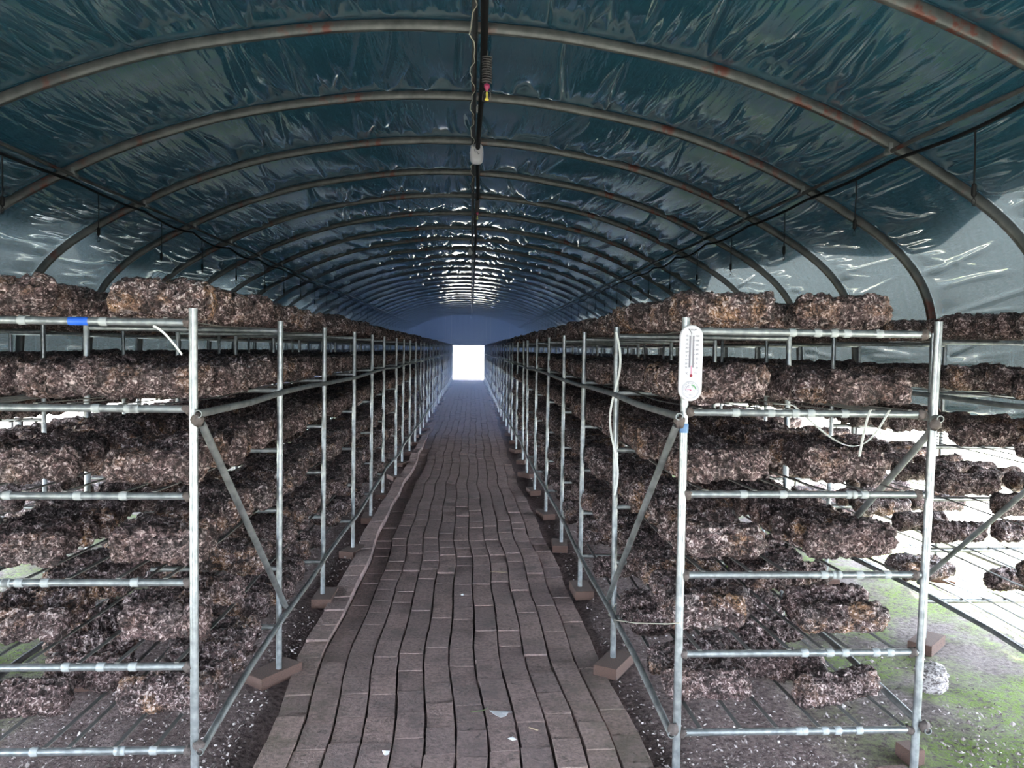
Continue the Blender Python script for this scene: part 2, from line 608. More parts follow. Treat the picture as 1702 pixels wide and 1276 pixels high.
def build_shade():
    # unseen dark sheet added over the crown to hold back daylight, open towards the walls
    g = NG('light_block_sheet').set(color=(0.02, 0.022, 0.025), rough=0.9)
    tp = g.n('ShaderNodeBsdfTransparent')
    tp.inputs[0].default_value = (0.35, 0.75, 1.0, 1)
    mx = g.n('ShaderNodeMixShader')
    mx.inputs[0].default_value = 0.06
    g.l(g.b.outputs[0], mx.inputs[1])
    g.l(tp.outputs[0], mx.inputs[2])
    g.l(mx.outputs[0], g.out.inputs['Surface'])
    shade = g.m
    s = np.linspace(2.62, ARC_LEN - 2.62, 60)
    ys = np.arange(Y_FRONT, Y_BACK + 0.3, 0.4)
    p, n = arch_at(s), arch_normal(s)
    def row(y):
        ss = np.linspace(2.45 + 0.12 * math.sin(y * 1.3) + 0.08 * math.sin(y * 3.1), ARC_LEN - 2.50 + 0.12 * math.sin(y * 1.1 + 2) + 0.07 * math.sin(y * 2.7), 60)
        return arch_at(ss) + arch_normal(ss) * 0.13
    rows = [row(y) for y in ys]
    V = np.array([[rows[j][i, 0], ys[j], rows[j][i, 1]] for i in range(60) for j in range(len(ys))])
    m = len(ys)
    i, j = np.meshgrid(np.arange(len(s) - 1), np.arange(m - 1), indexing='ij')
    a = i * m + j
    F = np.stack([a, a + 1, a + m + 1, a + m], -1).reshape(-1, 4)
    o = link('roof', np_mesh('roof', V, F), shade)  # this roof is only the added sheet that keeps daylight off the crown
    tag(o, 'dark unseen sheet added over the film crown to hold back daylight', kind='structure')

build_shade()

def build_ribs():
    # rounded box section swept along the arch: radial 0.06, along the tunnel 0.034
    s = np.linspace(0, ARC_LEN, 150)
    p, n = arch_at(s), arch_normal(s)
    sec = []
    for a, b in ((0.003, -0.017), (0.0, -0.012), (0.0, 0.012), (0.003, 0.017), (0.052, 0.017), (0.058, 0.011), (0.058, -0.011), (0.052, -0.017)):
        sec.append((a, b))
    m = len(sec)
    V = []
    for i in range(len(s)):
        for a, b in sec:
            V.append((p[i, 0] + n[i, 0] * a, b, p[i, 1] + n[i, 1] * a))
    F = []
    for i in range(len(s) - 1):
        for j in range(m):
            k = (j + 1) % m
            F.append((i * m + j, (i + 1) * m + j, (i + 1) * m + k, i * m + k))
    me = np_mesh('roof_beam', np.array(V), np.array(F), True)
    clip = MB().tube([(0, -0.03, 0), (0, 0.03, 0)], 0.019, 8).box(-0.012, 0.012, -0.020, 0.020, 0.0, 0.045).mesh('clip')
    for k in range(-4, 32):
        o = link('roof_beam', me, M['rib'], loc=(0, RIB0 + RIBS * k, 0))
        tag(o, 'grey arched roof rib with patches of rusty red paint', kind='structure')
        if k <= 16:
            for x in (-2.70, 0.0, 2.34):
                link('clip', clip, M['old_pipe'], o, loc=(x, 0, arch_z(x) - 0.012))

build_ribs()

PUR = {'a': -2.70, 'b': 2.34}
def build_purlins():
    ys = np.arange(Y_FRONT, Y_BACK + 0.01, RIBS / 2)
    for x in (-2.70, 2.34):
        z = arch_z(x) - 0.016
        o = MB().tube([(x, y, z + 0.004 * math.sin(y * 2.1)) for y in ys], 0.013, 8).build('purlin_beam', M['rib'])
        tag(o, 'long grey purlin pipe tying the ribs together', kind='structure')
    z = arch_z(0) - 0.020
    o = MB().tube([(0.0, y, z) for y in ys], 0.016, 8).build('ridge_beam', M['rib'])
    tag(o, 'grey ridge pipe under the crown of the arches', kind='structure')
    # black hoses
    for x, lab in ((-2.72, 'black water hose slung along the purlin over the blue-marked rack'), (2.37, 'black water hose slung along the purlin over the thermometer rack')):
        z = arch_z(x) - 0.045
        pts = []
        for i, y in enumerate(np.arange(Y_FRONT, Y_BACK, RIBS / 6)):
            ph = ((y - RIB0) / RIBS) % 1.0
            pts.append((x + 0.012 * math.sin(y * 1.3), y, z - 0.05 * math.sin(PI * ph) * (0.6 + 0.4 * math.sin(y * 0.9))))
        o = MB().tube(pts, 0.0105, 8).build('water_hose', M['black'])
        tag(o, lab, 'hose')
    z = arch_z(0.04) - 0.055
    pts = [(0.045 + 0.008 * math.sin(y * 1.7), y, z - 0.010 * abs(math.sin(PI * (y - RIB0) / RIBS))) for y in np.arange(Y_FRONT, Y_BACK, RIBS / 5)]
    o = MB().tube(pts, 0.019, 8).build('water_hose', M['black'])
    tag(o, 'black water hose hung beside the ridge pipe', 'hose')
    # white wire winding round the ridge
    pts = []
    for i in range(60):
        y = 3.0 + i * 0.09
        pts.append((-0.010 + 0.014 * math.sin(i * 0.9) + 0.008 * math.sin(i * 2.3), y, z + 0.004 + 0.007 * math.cos(i * 0.55)))
    o = MB().tube(pts, 0.0032, 6).build('white_wire', M['cord'])
    tag(o, 'pale electric wire wound loosely along the ridge pipe', 'wire')

build_purlins()

def build_end_wall():
    Y = Y_BACK + 0.05
    x0, x1, dz = -0.93, 0.70, 1.72
    m = (ARCH[:, 1] > 0)
    pts = [(float(a), float(b)) for a, b in ARCH]
    # curtain with a door hole: strips of cloth between the mullions
    root = empty('wall_back', (0, Y, 0))
    tag(root, 'dark blue curtained end wall with vertical pipes', kind='structure')
    xs = [-3.7, -2.35, -1.30, -0.93, 0.70, 0.97, 1.95, 3.34]
    for i in range(len(xs) - 1):
        a, b = xs[i], xs[i + 1]
        zb = dz if (a >= x0 - 1e-6 and b <= x1 + 1e-6) else 0.0
        mb = MB()
        n = max(4, int((b - a) / 0.07))
        top, bot = [], []
        for j in range(n + 1):
            x = a + (b - a) * j / n
            yy = 0.018 * math.sin(x * 23) + 0.01 * math.sin(x * 51)
            xi = min(max(x, -3.66), 3.30)
            mm = (ARCH[:, 1] > 0.0)
            zt = arch_z(xi) + 0.05
            top.append((x, yy, zt))
            bot.append((x, yy, zb))
        vs = top + bot + [(p[0], p[1] + 0.02, p[2]) for p in top] + [(p[0], p[1] + 0.02, p[2]) for p in bot]
        k = n + 1
        fs = []
        for j in range(n):
            fs.append((j, j + 1, k + j + 1, k + j))
            fs.append((2 * k + j + 1, 2 * k + j, 3 * k + j, 3 * k + j + 1))
            fs.append((k + j, k + j + 1, 3 * k + j + 1, 3 * k + j))
        mb.add(vs, fs, True)
        mb.build('curtain_panel', M['curtain'], root)
    for x in (-2.35, -1.30, -0.99, 0.76, 0.97, 1.95):
        MB().tube([(x, -0.06, 0.0), (x, -0.06, arch_z(x))], 0.022, 8).build('mullion', M['pipe'], root)
    MB().tube([(-3.5, -0.07, 1.99), (3.2, -0.07, 1.99)], 0.022, 8).build('crossbar', M['pipe'], root)
    d = empty('door_1', (0, Y, 0))
    tag(d, 'open doorway to the bright outdoors at the end of the path', kind='structure')
    MB().box(x0 - 0.04, x1 + 0.04, -0.05, 0.05, dz, dz + 0.07).build('lintel', M['old_pipe'], d)
    for x in (x0 - 0.04, x1):
        MB().box(x, x + 0.04, -0.05, 0.05, 0, dz).build('jamb', M['old_pipe'], d)

build_end_wall()

def build_front_wall():
    # the end behind the camera: the same curtain with a wide open doorway
    Y = Y_FRONT - 1.15
    root = empty('wall_front', (0, Y, 0))
    tag(root, 'curtained end wall with the doorway one enters by', kind='structure')
    a0, a1, dz = -1.05, 0.95, 2.05
    for xa, xb, zb in ((-3.72, a0, 0.0), (a0, a1, dz), (a1, 3.36, 0.0)):
        n = max(4, int((xb - xa) / 0.1))
        vs, fs = [], []
        for j in range(n + 1):
            x = xa + (xb - xa) * j / n
            zt = arch_z(min(max(x, -3.66), 3.30)) + 0.08
            yy = 0.015 * math.sin(x * 20)
            vs += [(x, yy, zt), (x, yy, zb), (x, yy + 0.02, zt), (x, yy + 0.02, zb)]
        for j in range(n):
            b, c = 4 * j, 4 * j + 4
            fs += [(b, c, c + 1, b + 1), (b + 2, b + 3, c + 3, c + 2), (b + 1, c + 1, c + 3, b + 3)]
        MB().add(vs, fs, True).build('curtain_panel', M['film'], root)

build_front_wall()

def build_vents():
    for sgn, x in ((-1, XC - 3.53 - 0.07), (1, XC + 3.53 + 0.07)):
        o = MB().tube([(x, y, VENT_Z - 0.02 + 0.02 * math.sin(y * 0.8)) for y in np.arange(Y_FRONT, Y_BACK + 0.1, 0.4)], 0.045, 10).build('film_roll_trim', M['roll'])
        tag(o, 'rolled-up film along the open side vent, backlight painted into its pale colour', kind='structure')

build_vents()

def build_ground():
    # outdoor ground
    o = MB().add([(-120, -60, -0.06), (120, -60, -0.06), (120, 160, -0.06), (-120, 160, -0.06)], [(0, 1, 2, 3)]).build('ground', M['grass'])
    tag(o, 'bright sunlit grass outside the greenhouse', kind='structure')
    ys = np.concatenate([np.arange(-0.6, 9, 0.05), np.arange(9, 39.3, 0.25)])
    xs = np.linspace(-3.85, 3.5, 150)
    XX, YY = np.meshgrid(xs, ys, indexing='ij')
    P = np.stack([XX.ravel(), YY.ravel(), np.zeros(XX.size)], -1)
    z = 0.020 * noise3(P * 1.6, 3) + 0.010 * noise3(P * 6, 4) + 0.006 * noise3(P * 15, 5)
    flat = np.clip((np.abs(XX.ravel() + 0.08) - 0.70) / 0.2, 0, 1)
    z = z * (0.3 + 0.7 * flat) - 0.045 * (1 - flat)
    P[:, 2] = z
    n, m = len(xs), len(ys)
    i, j = np.meshgrid(np.arange(n - 1), np.arange(m - 1), indexing='ij')
    a = i * m + j
    F = np.stack([a, a + m, a + m + 1, a + 1], -1).reshape(-1, 4)
    o = link('floor', np_mesh('floor', P, F), M['soil'])
    tag(o, 'dark soil floor with moss toward the open sides', kind='structure')

build_ground()

# ---------------------------------------------------------------- brick path
L_EDGE = [(-1, -0.78), (2.8, -0.78), (3.95, -0.835), (4.75, -0.825), (5.8, -0.835), (7.4, -0.85), (9.9, -0.82), (12.2, -0.835), (16.2, -0.80), (25, -0.88), (39.2, -0.86)]
R_EDGE = [(-1, 0.69), (2.8, 0.685), (3.3, 0.67), (4.0, 0.665), (4.95, 0.635), (6.55, 0.61), (8.0, 0.565), (9.9, 0.56), (13, 0.555), (22, 0.63), (39.2, 0.70)]

def edge(tab, y):
    return float(np.interp(y, [t[0] for t in tab], [t[1] for t in tab])) + 0.008 * math.sin(y * 2.7) + 0.006 * math.sin(y * 5.1 + len(tab))

def bevel_box_mesh(name, b=0.05):
    # unit box with softened top edges, spans -0.5..0.5
    h = 0.5
    i = 0.5 - b
    vs = [(-h, -h, -h), (h, -h, -h), (h, h, -h), (-h, h, -h), (-h, -h, h - b * 1.6), (h, -h, h - b * 1.6), (h, h, h - b * 1.6), (-h, h, h - b * 1.6),
          (-i, -i - b * 0.5, h), (i, -i - b * 0.5, h), (i, i + b * 0.5, h), (-i, i + b * 0.5, h)]
    fs = [(3, 2, 1, 0), (0, 1, 5, 4), (1, 2, 6, 5), (2, 3, 7, 6), (3, 0, 4, 7), (4, 5, 9, 8), (5, 6, 10, 9), (6, 7, 11, 10), (7, 4, 8, 11), (8, 9, 10, 11)]
    me = bpy.data.meshes.new(name)
    me.from_pydata(vs, [], fs)
    me.update()
    return me, np.array(vs), fs

def build_path():
    root = empty('brick_path', (0, 0, 0))
    tag(root, 'worn brown brick path running down the middle to the doorway', kind='structure')
    me, bv, bf = bevel_box_mesh('brick', 0.016)
    NCOL = 12
    items = []
    for c in range(NCOL):
        y = 1.6 + random.uniform(0, 0.2)
        while y < Y_BACK + 0.2:
            ln = 0.212 + random.uniform(-0.012, 0.014)
            yc = y + ln / 2
            l, r = edge(L_EDGE, yc), edge(R_EDGE, yc)
            l2, r2 = edge(L_EDGE, yc + 0.1), edge(R_EDGE, yc + 0.1)
            wcol = (r - l) / NCOL
            x = l + (c + 0.5) * wcol
            x2 = l2 + (c + 0.5) * (r2 - l2) / NCOL
            ang = -math.atan2(x2 - x, 0.1) + random.gauss(0, 0.010)
            w = wcol - 0.006 - random.uniform(0, 0.007)
            z = 0.012 + 0.012 * math.sin(yc * 1.1) + random.gauss(0, 0.0022)
            ty = random.gauss(0, 0.008)
            if c == 0:
                z += 0.030 * min(max((yc - 3.6) / 1.2, 0), 1) * min(max((14 - yc) / 3, 0), 1)
                ty -= 0.06 * min(max((yc - 3.6) / 1.2, 0), 1)
            if c == 1:
                z -= 0.012 * min(max((yc - 3.6) / 1.2, 0), 1) * min(max((12 - yc) / 3, 0), 1)
            if c == NCOL - 1:
                z -= 0.006
            items.append((yc, x, z, ang, ty, w, ln - 0.004 - random.uniform(0, 0.003)))
            y += ln
    items.sort()
    far_v, far_f = [], []
    vis = 0
    for (yc, x, z, ang, ty, w, ln) in items:
        if yc < 2.55:   # below the frame, still part of the path
            parts = False
        else:
            parts = vis < 300
            vis += 1
        if parts:
            link('brick', me, M['brick'], root, loc=(x, yc, z - 0.026), rot=(random.gauss(0, 0.006), ty, ang), scale=(w, ln, 0.053))
        else:
            Mx = Matrix.Translation((x, yc, z - 0.026)) @ Euler((0, ty, ang)).to_matrix().to_4x4() @ Matrix.Diagonal((w, ln, 0.053, 1))
            b = len(far_v)
            far_v += [tuple(Mx @ Vector(p)) for p in bv]
            far_f += [tuple(i + b for i in f) for f in bf[1:]]
    m2 = bpy.data.meshes.new('further_bricks')
    m2.from_pydata(far_v, [], far_f)
    m2.update()
    o = link('further_bricks', m2, M['brick'], root)
    o['kind'] = 'stuff'

build_path()

# ---------------------------------------------------------------- racks
SHELF = [1.600, 1.330, 1.055, 0.780, 0.510, 0.238]
SHELF_NAME = ['top', 'second', 'third', 'fourth', 'fifth', 'lowest']
POST_R, RUNG_R = 0.0136, 0.0122
post_me = MB().tube([(0, 0, 0), (0, 0, 0.8), (0, 0, 1.6)], POST_R, 12, hollow=True).mesh('post')
_wr = np.random.default_rng(5)

def weld_mesh():
    mb = MB()
    n, m = 8, 6
    vs, fs = [], []
    for i in range(m + 1):
        th = PI * i / m
        for j in range(n):
            ph = 2 * PI * j / n
            r = 0.017 * (1 + _wr.uniform(-0.22, 0.25))
            vs.append((r * math.sin(th) * math.cos(ph), r * math.sin(th) * math.sin(ph), r * 1.05 * math.cos(th)))
    for i in range(m):
        for j in range(n):
            k = (j + 1) % n
            fs.append((i * n + j, (i + 1) * n + j, (i + 1) * n + k, i * n + k))
    mb.add(vs, fs, True)
    return mb.mesh('weld')

WELDS = [weld_mesh() for _ in range(4)]
tape_me = MB().lathe([(0.0127, -0.012), (0.0142, -0.010), (0.0142, 0.010), (0.0127, 0.012)], 12, 'Z').mesh('tape')

class Rack:
    pass

def build_rack(label, xi, xo, y0, dy, n, detail, drift=0.0, outer_lean=0.0):
    """xi: post line beside the walkway, xo: the other post line"""
    R = Rack()
    R.xi, R.xo, R.y0, R.dy, R.n, R.drift = xi, xo, y0, dy, n, drift
    root = empty('mushroom_rack', (xi, y0, 0))
    tag(root, label, 'rack', 'pipe racks of mushroom logs')
    R.root = root
    wid = xo - xi
    rung_me = MB().tube([(0, 0, 0), (wid * 0.5, 0, 0.0), (wid, 0, 0)], RUNG_R, 12).mesh('rung')
    sgn = 1 if wid > 0 else -1
    R.frames = []
    for k in range(n):
        y = k * dy
        jx = 0.0 if k == 0 else random.gauss(0, 0.008)
        dx = drift * k
        R.frames.append((dx + jx, y))
        for side, px in ((0, 0.0), (1, wid)):
            lean = random.gauss(0, 0.004) if k else (outer_lean if side else -0.002)
            o = link('post', post_me, M['pipe'], root, loc=(px + dx + jx, y, 0.045), rot=(random.gauss(0, 0.003), lean, random.uniform(0, 6)))
        for i, z in enumerate(SHELF):
            r = link('rung', rung_me, M['pipe'], root, loc=(dx + jx, y + RUNG_R * 0.4, z), rot=(0, random.gauss(0, 0.003) if k else 0, 0))
            if k == 0 and detail:
                for e in (0.018, wid * sgn - 0.018):
                    link('weld', random.choice(WELDS), M['weld'], r, loc=(e * sgn, -0.002, 0.0), rot=(random.uniform(0, 6), 0, random.uniform(0, 6)))
                ts = sorted(random.uniform(0.12, 0.9) for _ in range(5))
                for t in ts:
                    link('tape', tape_me, M['tape'], r, loc=(wid * t, 0, 0), rot=(0, PI / 2, 0))
    # long rails outside the posts on both sides
    for px, sd in ((0.0, -sgn), (wid, sgn)):
        off = sd * (POST_R + 0.013)
        for z, mat in ((1.318, M['old_pipe']), (0.285, M['old_pipe'])):
            pts = []
            for k in range(n):
                d, y = R.frames[k]
                zz = z + (0.008 * math.sin(k * 1.7 + px) if k else (0 if z > 1 else -0.035))
                pts.append((px + d + off, y - (0.035 if k == 0 else 0), zz))
                if k < n - 1:
                    d2, y2 = R.frames[k + 1]
                    pts.append((px + (d + d2) / 2 + off, (y + y2) / 2, z + 0.006 * math.sin(k * 2.3 + z * 9)))
            MB().tube(pts, 0.0125, 10, hollow=True).build('rail', mat, root)
        # diagonal braces
        for k in ([0, 9, 18, 27] if detail else [0, 12]):
            if k + 1 < n:
                d, y = R.frames[k]
                d2, y2 = R.frames[k + 1]
                o2 = sd * (POST_R + 0.012)
                MB().tube([(px + d + o2, y, 1.285), (px + d2 + o2, y2 + 0.02, 0.33)], 0.0125, 10, hollow=True).build('brace', M['old_pipe'], root)
                if k == 0 and detail:
                    for zz in (1.30, 0.262):
                        link('weld', random.choice(WELDS), M['weld'], root, loc=(px + d + o2 * 0.8, y - 0.02, zz), scale=(1.15, 1.15, 1.15))
    # straps laid along the shelves
    for i, z in enumerate(SHELF):
        for t in (0.10, 0.28, 0.44, 0.60, 0.76, 0.92):
            t2 = t + random.gauss(0, 0.02)
            pts = []
            for k in range(n):
                d, y = R.frames[k]
                pts.append((wid * t2 + d, y, z + RUNG_R + 0.002))
                if k < n - 1:
                    d2, y2 = R.frames[k + 1]
                    pts.append((wid * t2 + (d + d2) / 2, (y + y2) / 2, z + RUNG_R - 0.010))
            MB().ribbon(pts, (1, 0, 0), 0.014, 0.003).build('strap', M['strap'], root)
    return R

RACKS = {
    'thermo': build_rack('galvanised pipe rack of logs with the thermometer, beside the brick path', 0.712, 1.545, 2.52, 1.12, 32, True, -0.0022, 0.022),
    'blue': build_rack('galvanised pipe rack of logs with a blue mark on its top rung', -0.866, -1.72, 2.45, 1.09, 33, True, -0.0006),
    'moss': build_rack('pipe rack of logs standing on mossy ground behind the thermometer rack', 2.40, 3.16, 2.75, 1.12, 32, False),
    'wall': build_rack('pipe rack of logs along the vent behind the blue-marked rack', -2.62, -3.45, 2.70, 1.09, 33, False),
}
RACK_WORDS = {'thermo': 'the thermometer rack', 'blue': 'the blue-marked rack', 'moss': 'the rack on mossy ground', 'wall': 'the rack behind the blue-marked one'}

# foot bricks under the posts
foot_me, _, _ = bevel_box_mesh('foot_brick', 0.02)
FOOT = [(1.67, 2.75), (2.10, 3.32)]
for key, R in RACKS.items():
    wid = R.xo - R.xi
    for k in range(R.n):
        if key in ('moss', 'wall') and k > 14: break
        for side, px in ((0, 0.0), (1, wid)):
            d, y = R.frames[k]
            a = PI / 2 + random.gauss(0, 0.35)
            if key == 'blue' and side == 0 and k == 1: a = 0.95
            o = link('foot_brick', foot_me, M['red_brick'], loc=(R.xi + px + d + random.gauss(0, 0.015), R.y0 + y + random.gauss(0, 0.015), 0.0185), rot=(0, 0, a), scale=(0.235, 0.115, 0.054))
            if R.y0 + y < 12: FOOT.append((R.xi + px + d, R.y0 + y))
            where = ('path-side' if side == 0 else 'far-side') if key in ('thermo', 'blue') else ('walkway-side' if side == 0 else 'vent-side')
            nth = ['first', 'second', 'third', 'fourth'][k] if k < 4 else None
            if nth:
                tag(o, f'red brick under the {nth} {where} post of {RACK_WORDS[key]}', 'brick', 'bricks under the rack posts')
            else:
                tag(o, f'red brick under a {where} post well down {RACK_WORDS[key]}', 'brick', 'bricks under the rack posts')

# ---------------------------------------------------------------- mushroom logs
def log_mesh(name, nu, nside, ncap, L, R, seed, rough=1.0):
    prof = []
    rc = 0.022
    for i in range(ncap):
        prof.append((-L / 2, (R - rc) * (0.02 + 0.98 * i / ncap)))
    for i in range(4):
        a = PI / 2 * i / 4
        prof.append((-L / 2 + rc - rc * math.cos(a), R - rc + rc * math.sin(a)))
    for i in range(nside + 1):
        prof.append((-L / 2 + rc + (L - 2 * rc) * i / nside, R))
    for i in range(1, 5):
        a = PI / 2 * i / 4
        prof.append((L / 2 - rc + rc * math.sin(a), R - rc + rc * math.cos(a)))
    for i in range(ncap - 1, -1, -1):
        prof.append((L / 2, (R - rc) * (0.02 + 0.98 * i / ncap)))
    prof = np.array(prof)
    th = np.linspace(0, 2 * PI, nu, endpoint=False)
    X = np.repeat(prof[:, 0], nu)
    Rr = np.repeat(prof[:, 1], nu)
    T = np.tile(th, len(prof))
    P = np.stack([X, Rr * np.cos(T), Rr * np.sin(T)], -1)
    nx = np.clip((np.abs(X) - (L / 2 - rc)) / rc, 0, 1) * np.sign(X)
    nr = np.sqrt(np.clip(1 - nx ** 2, 0, 1))
    N = np.stack([nx, nr * np.cos(T), nr * np.sin(T)], -1)
    Q = P + seed * 13.7
    d = 0.010 * noise3(Q * 11, seed)
    d += 0.007 * (1 - np.abs(noise3(Q * 24, seed + 1)) * 2)
    d += 0.0080 * (1 - np.abs(noise3(Q * 50, seed + 2)) * 2.4)
    if nu > 40:
        d += 0.0040 * noise3(Q * 120, seed + 3)
    d *= rough
    P = P + N * d[:, None]
    r = np.random.default_rng(seed)
    P[:, 2] += r.normal(0, 0.25) * (P[:, 0] ** 2) * 0.6
    P[:, 1] += r.normal(0, 0.25) * (P[:, 0] ** 2) * 0.6
    m = len(prof)
    i, j = np.meshgrid(np.arange(m - 1), np.arange(nu), indexing='ij')
    a = i * nu + j
    b = i * nu + (j + 1) % nu
    F = np.stack([a, a + nu, b + nu, b], -1).reshape(-1, 4)
    me = np_mesh(name, P, F)
    me.materials.append(M['log'])
    return me

LOG_L, LOG_R = 0.305, 0.050
HI = [log_mesh('mushroom_log', 80, 92, 10, LOG_L * f, LOG_R * g, 11 + i) for i, (f, g) in enumerate([(1, 1), (0.96, 1.05), (1.04, 0.97), (0.9, 1.02), (1.08, 0.98), (0.98, 1.08), (1.02, 0.92), (0.86, 1.0), (1.0, 1.04), (1.06, 1.0)])]
LO = [log_mesh('log_far', 16, 14, 2, LOG_L * f, LOG_R * g, 51 + i) for i, (f, g) in enumerate([(1, 1), (0.94, 1.06), (1.05, 0.96), (0.9, 1.02), (1.0, 1.05), (1.03, 1.0)])]

# per rack and shelf: chance that a place is filled
FILL = {'thermo': [0.97, 0.97, 0.93, 0.90, 0.80, 0.42], 'blue': [0.97, 0.98, 0.96, 0.92, 0.78, 0.45], 'moss': [0.92, 0.85, 0.62, 0.50, 0.36, 0.16], 'wall': [0.95, 0.95, 0.85, 0.66, 0.5, 0.3]}
# hand-set front logs: (rack, shelf, line) -> list of (centre along the rack width, depth behind the first frame, turn, tilt)
FRONT = {
    ('thermo', 0, 0): [(0.17, 0.10, 0.02, 0.0)], ('thermo', 0, 1): [(0.58, 0.09, -0.03, 0.0)],
    ('thermo', 1, 0): [(0.17, 0.07, 0.03, 0.0)], ('thermo', 1, 1): [(0.69, 0.07, 0.0, 0.02)],
    ('thermo', 2, 0): [(0.13, 0.12, 0.05, -0.02)], ('thermo', 2, 1): [(0.60, 0.10, -0.02, 0.03)],
    ('thermo', 3, 0): [(0.12, 0.12, -0.03, 0.02)], ('thermo', 3, 1): [(0.64, 0.12, 0.0, 0.0)],
    ('thermo', 4, 0): [(0.13, 0.17, 0.04, 0.0)], ('thermo', 4, 1): [(0.63, 0.14, 0.03, 0.0)],
    ('thermo', 5, 0): [(0.09, 0.22, 0.0, 0.0), (0.00, 0.47, 0.2, 0.0)], ('thermo', 5, 1): [(0.63, 0.16, 0.28, -0.05), (0.50, 0.32, -0.3, 0.0), (0.45, 0.62, 0.1, 0.0)],
    ('blue', 0, 0): [(0.10, 0.10, 0.02, 0.0)], ('blue', 0, 1): [(0.64, 0.04, 0.0, 0.0)],
    ('blue', 1, 0): [(0.11, 0.09, 0.02, 0.0)], ('blue', 1, 1): [(0.45, 0.16, -0.04, 0.0)],
    ('blue', 2, 0): [(0.12, 0.13, 0.0, 0.0)], ('blue', 2, 1): [(0.55, 0.10, 0.03, 0.0)],
    ('blue', 3, 0): [(0.13, 0.14, 0.05, 0.0)], ('blue', 3, 1): [(0.60, 0.08, 0.0, 0.0)],
    ('blue', 4, 0): [(0.14, 0.16, -0.03, 0.0)], ('blue', 4, 1): [(0.62, 0.18, 0.0, 0.0)],
    ('blue', 5, 0): [(0.10, 0.21, 0.03, 0.0), (0.04, 0.36, 0.2, 0.0), (0.0, 0.50, 0.15, 0), (-0.05, 0.66, 0.1, 0)], ('blue', 5, 1): [(0.66, 0.20, 0.06, 0.0), (0.52, 0.42, 0, 0)],
}

HI_V = []
for _m in HI:
    _a = np.empty(len(_m.vertices) * 3, dtype=np.float32)
    _m.vertices.foreach_get('co', _a)
    HI_V.append(_a.reshape(-1, 3)[::7])

def log_extent(vi, rot, sc):
    """half sizes of a turned log about its centre: lowest z, y range, x range"""
    Mx = np.array(Euler(rot).to_matrix()) * np.array(sc)
    P = HI_V[vi] @ Mx.T
    return P.min(0), P.max(0)

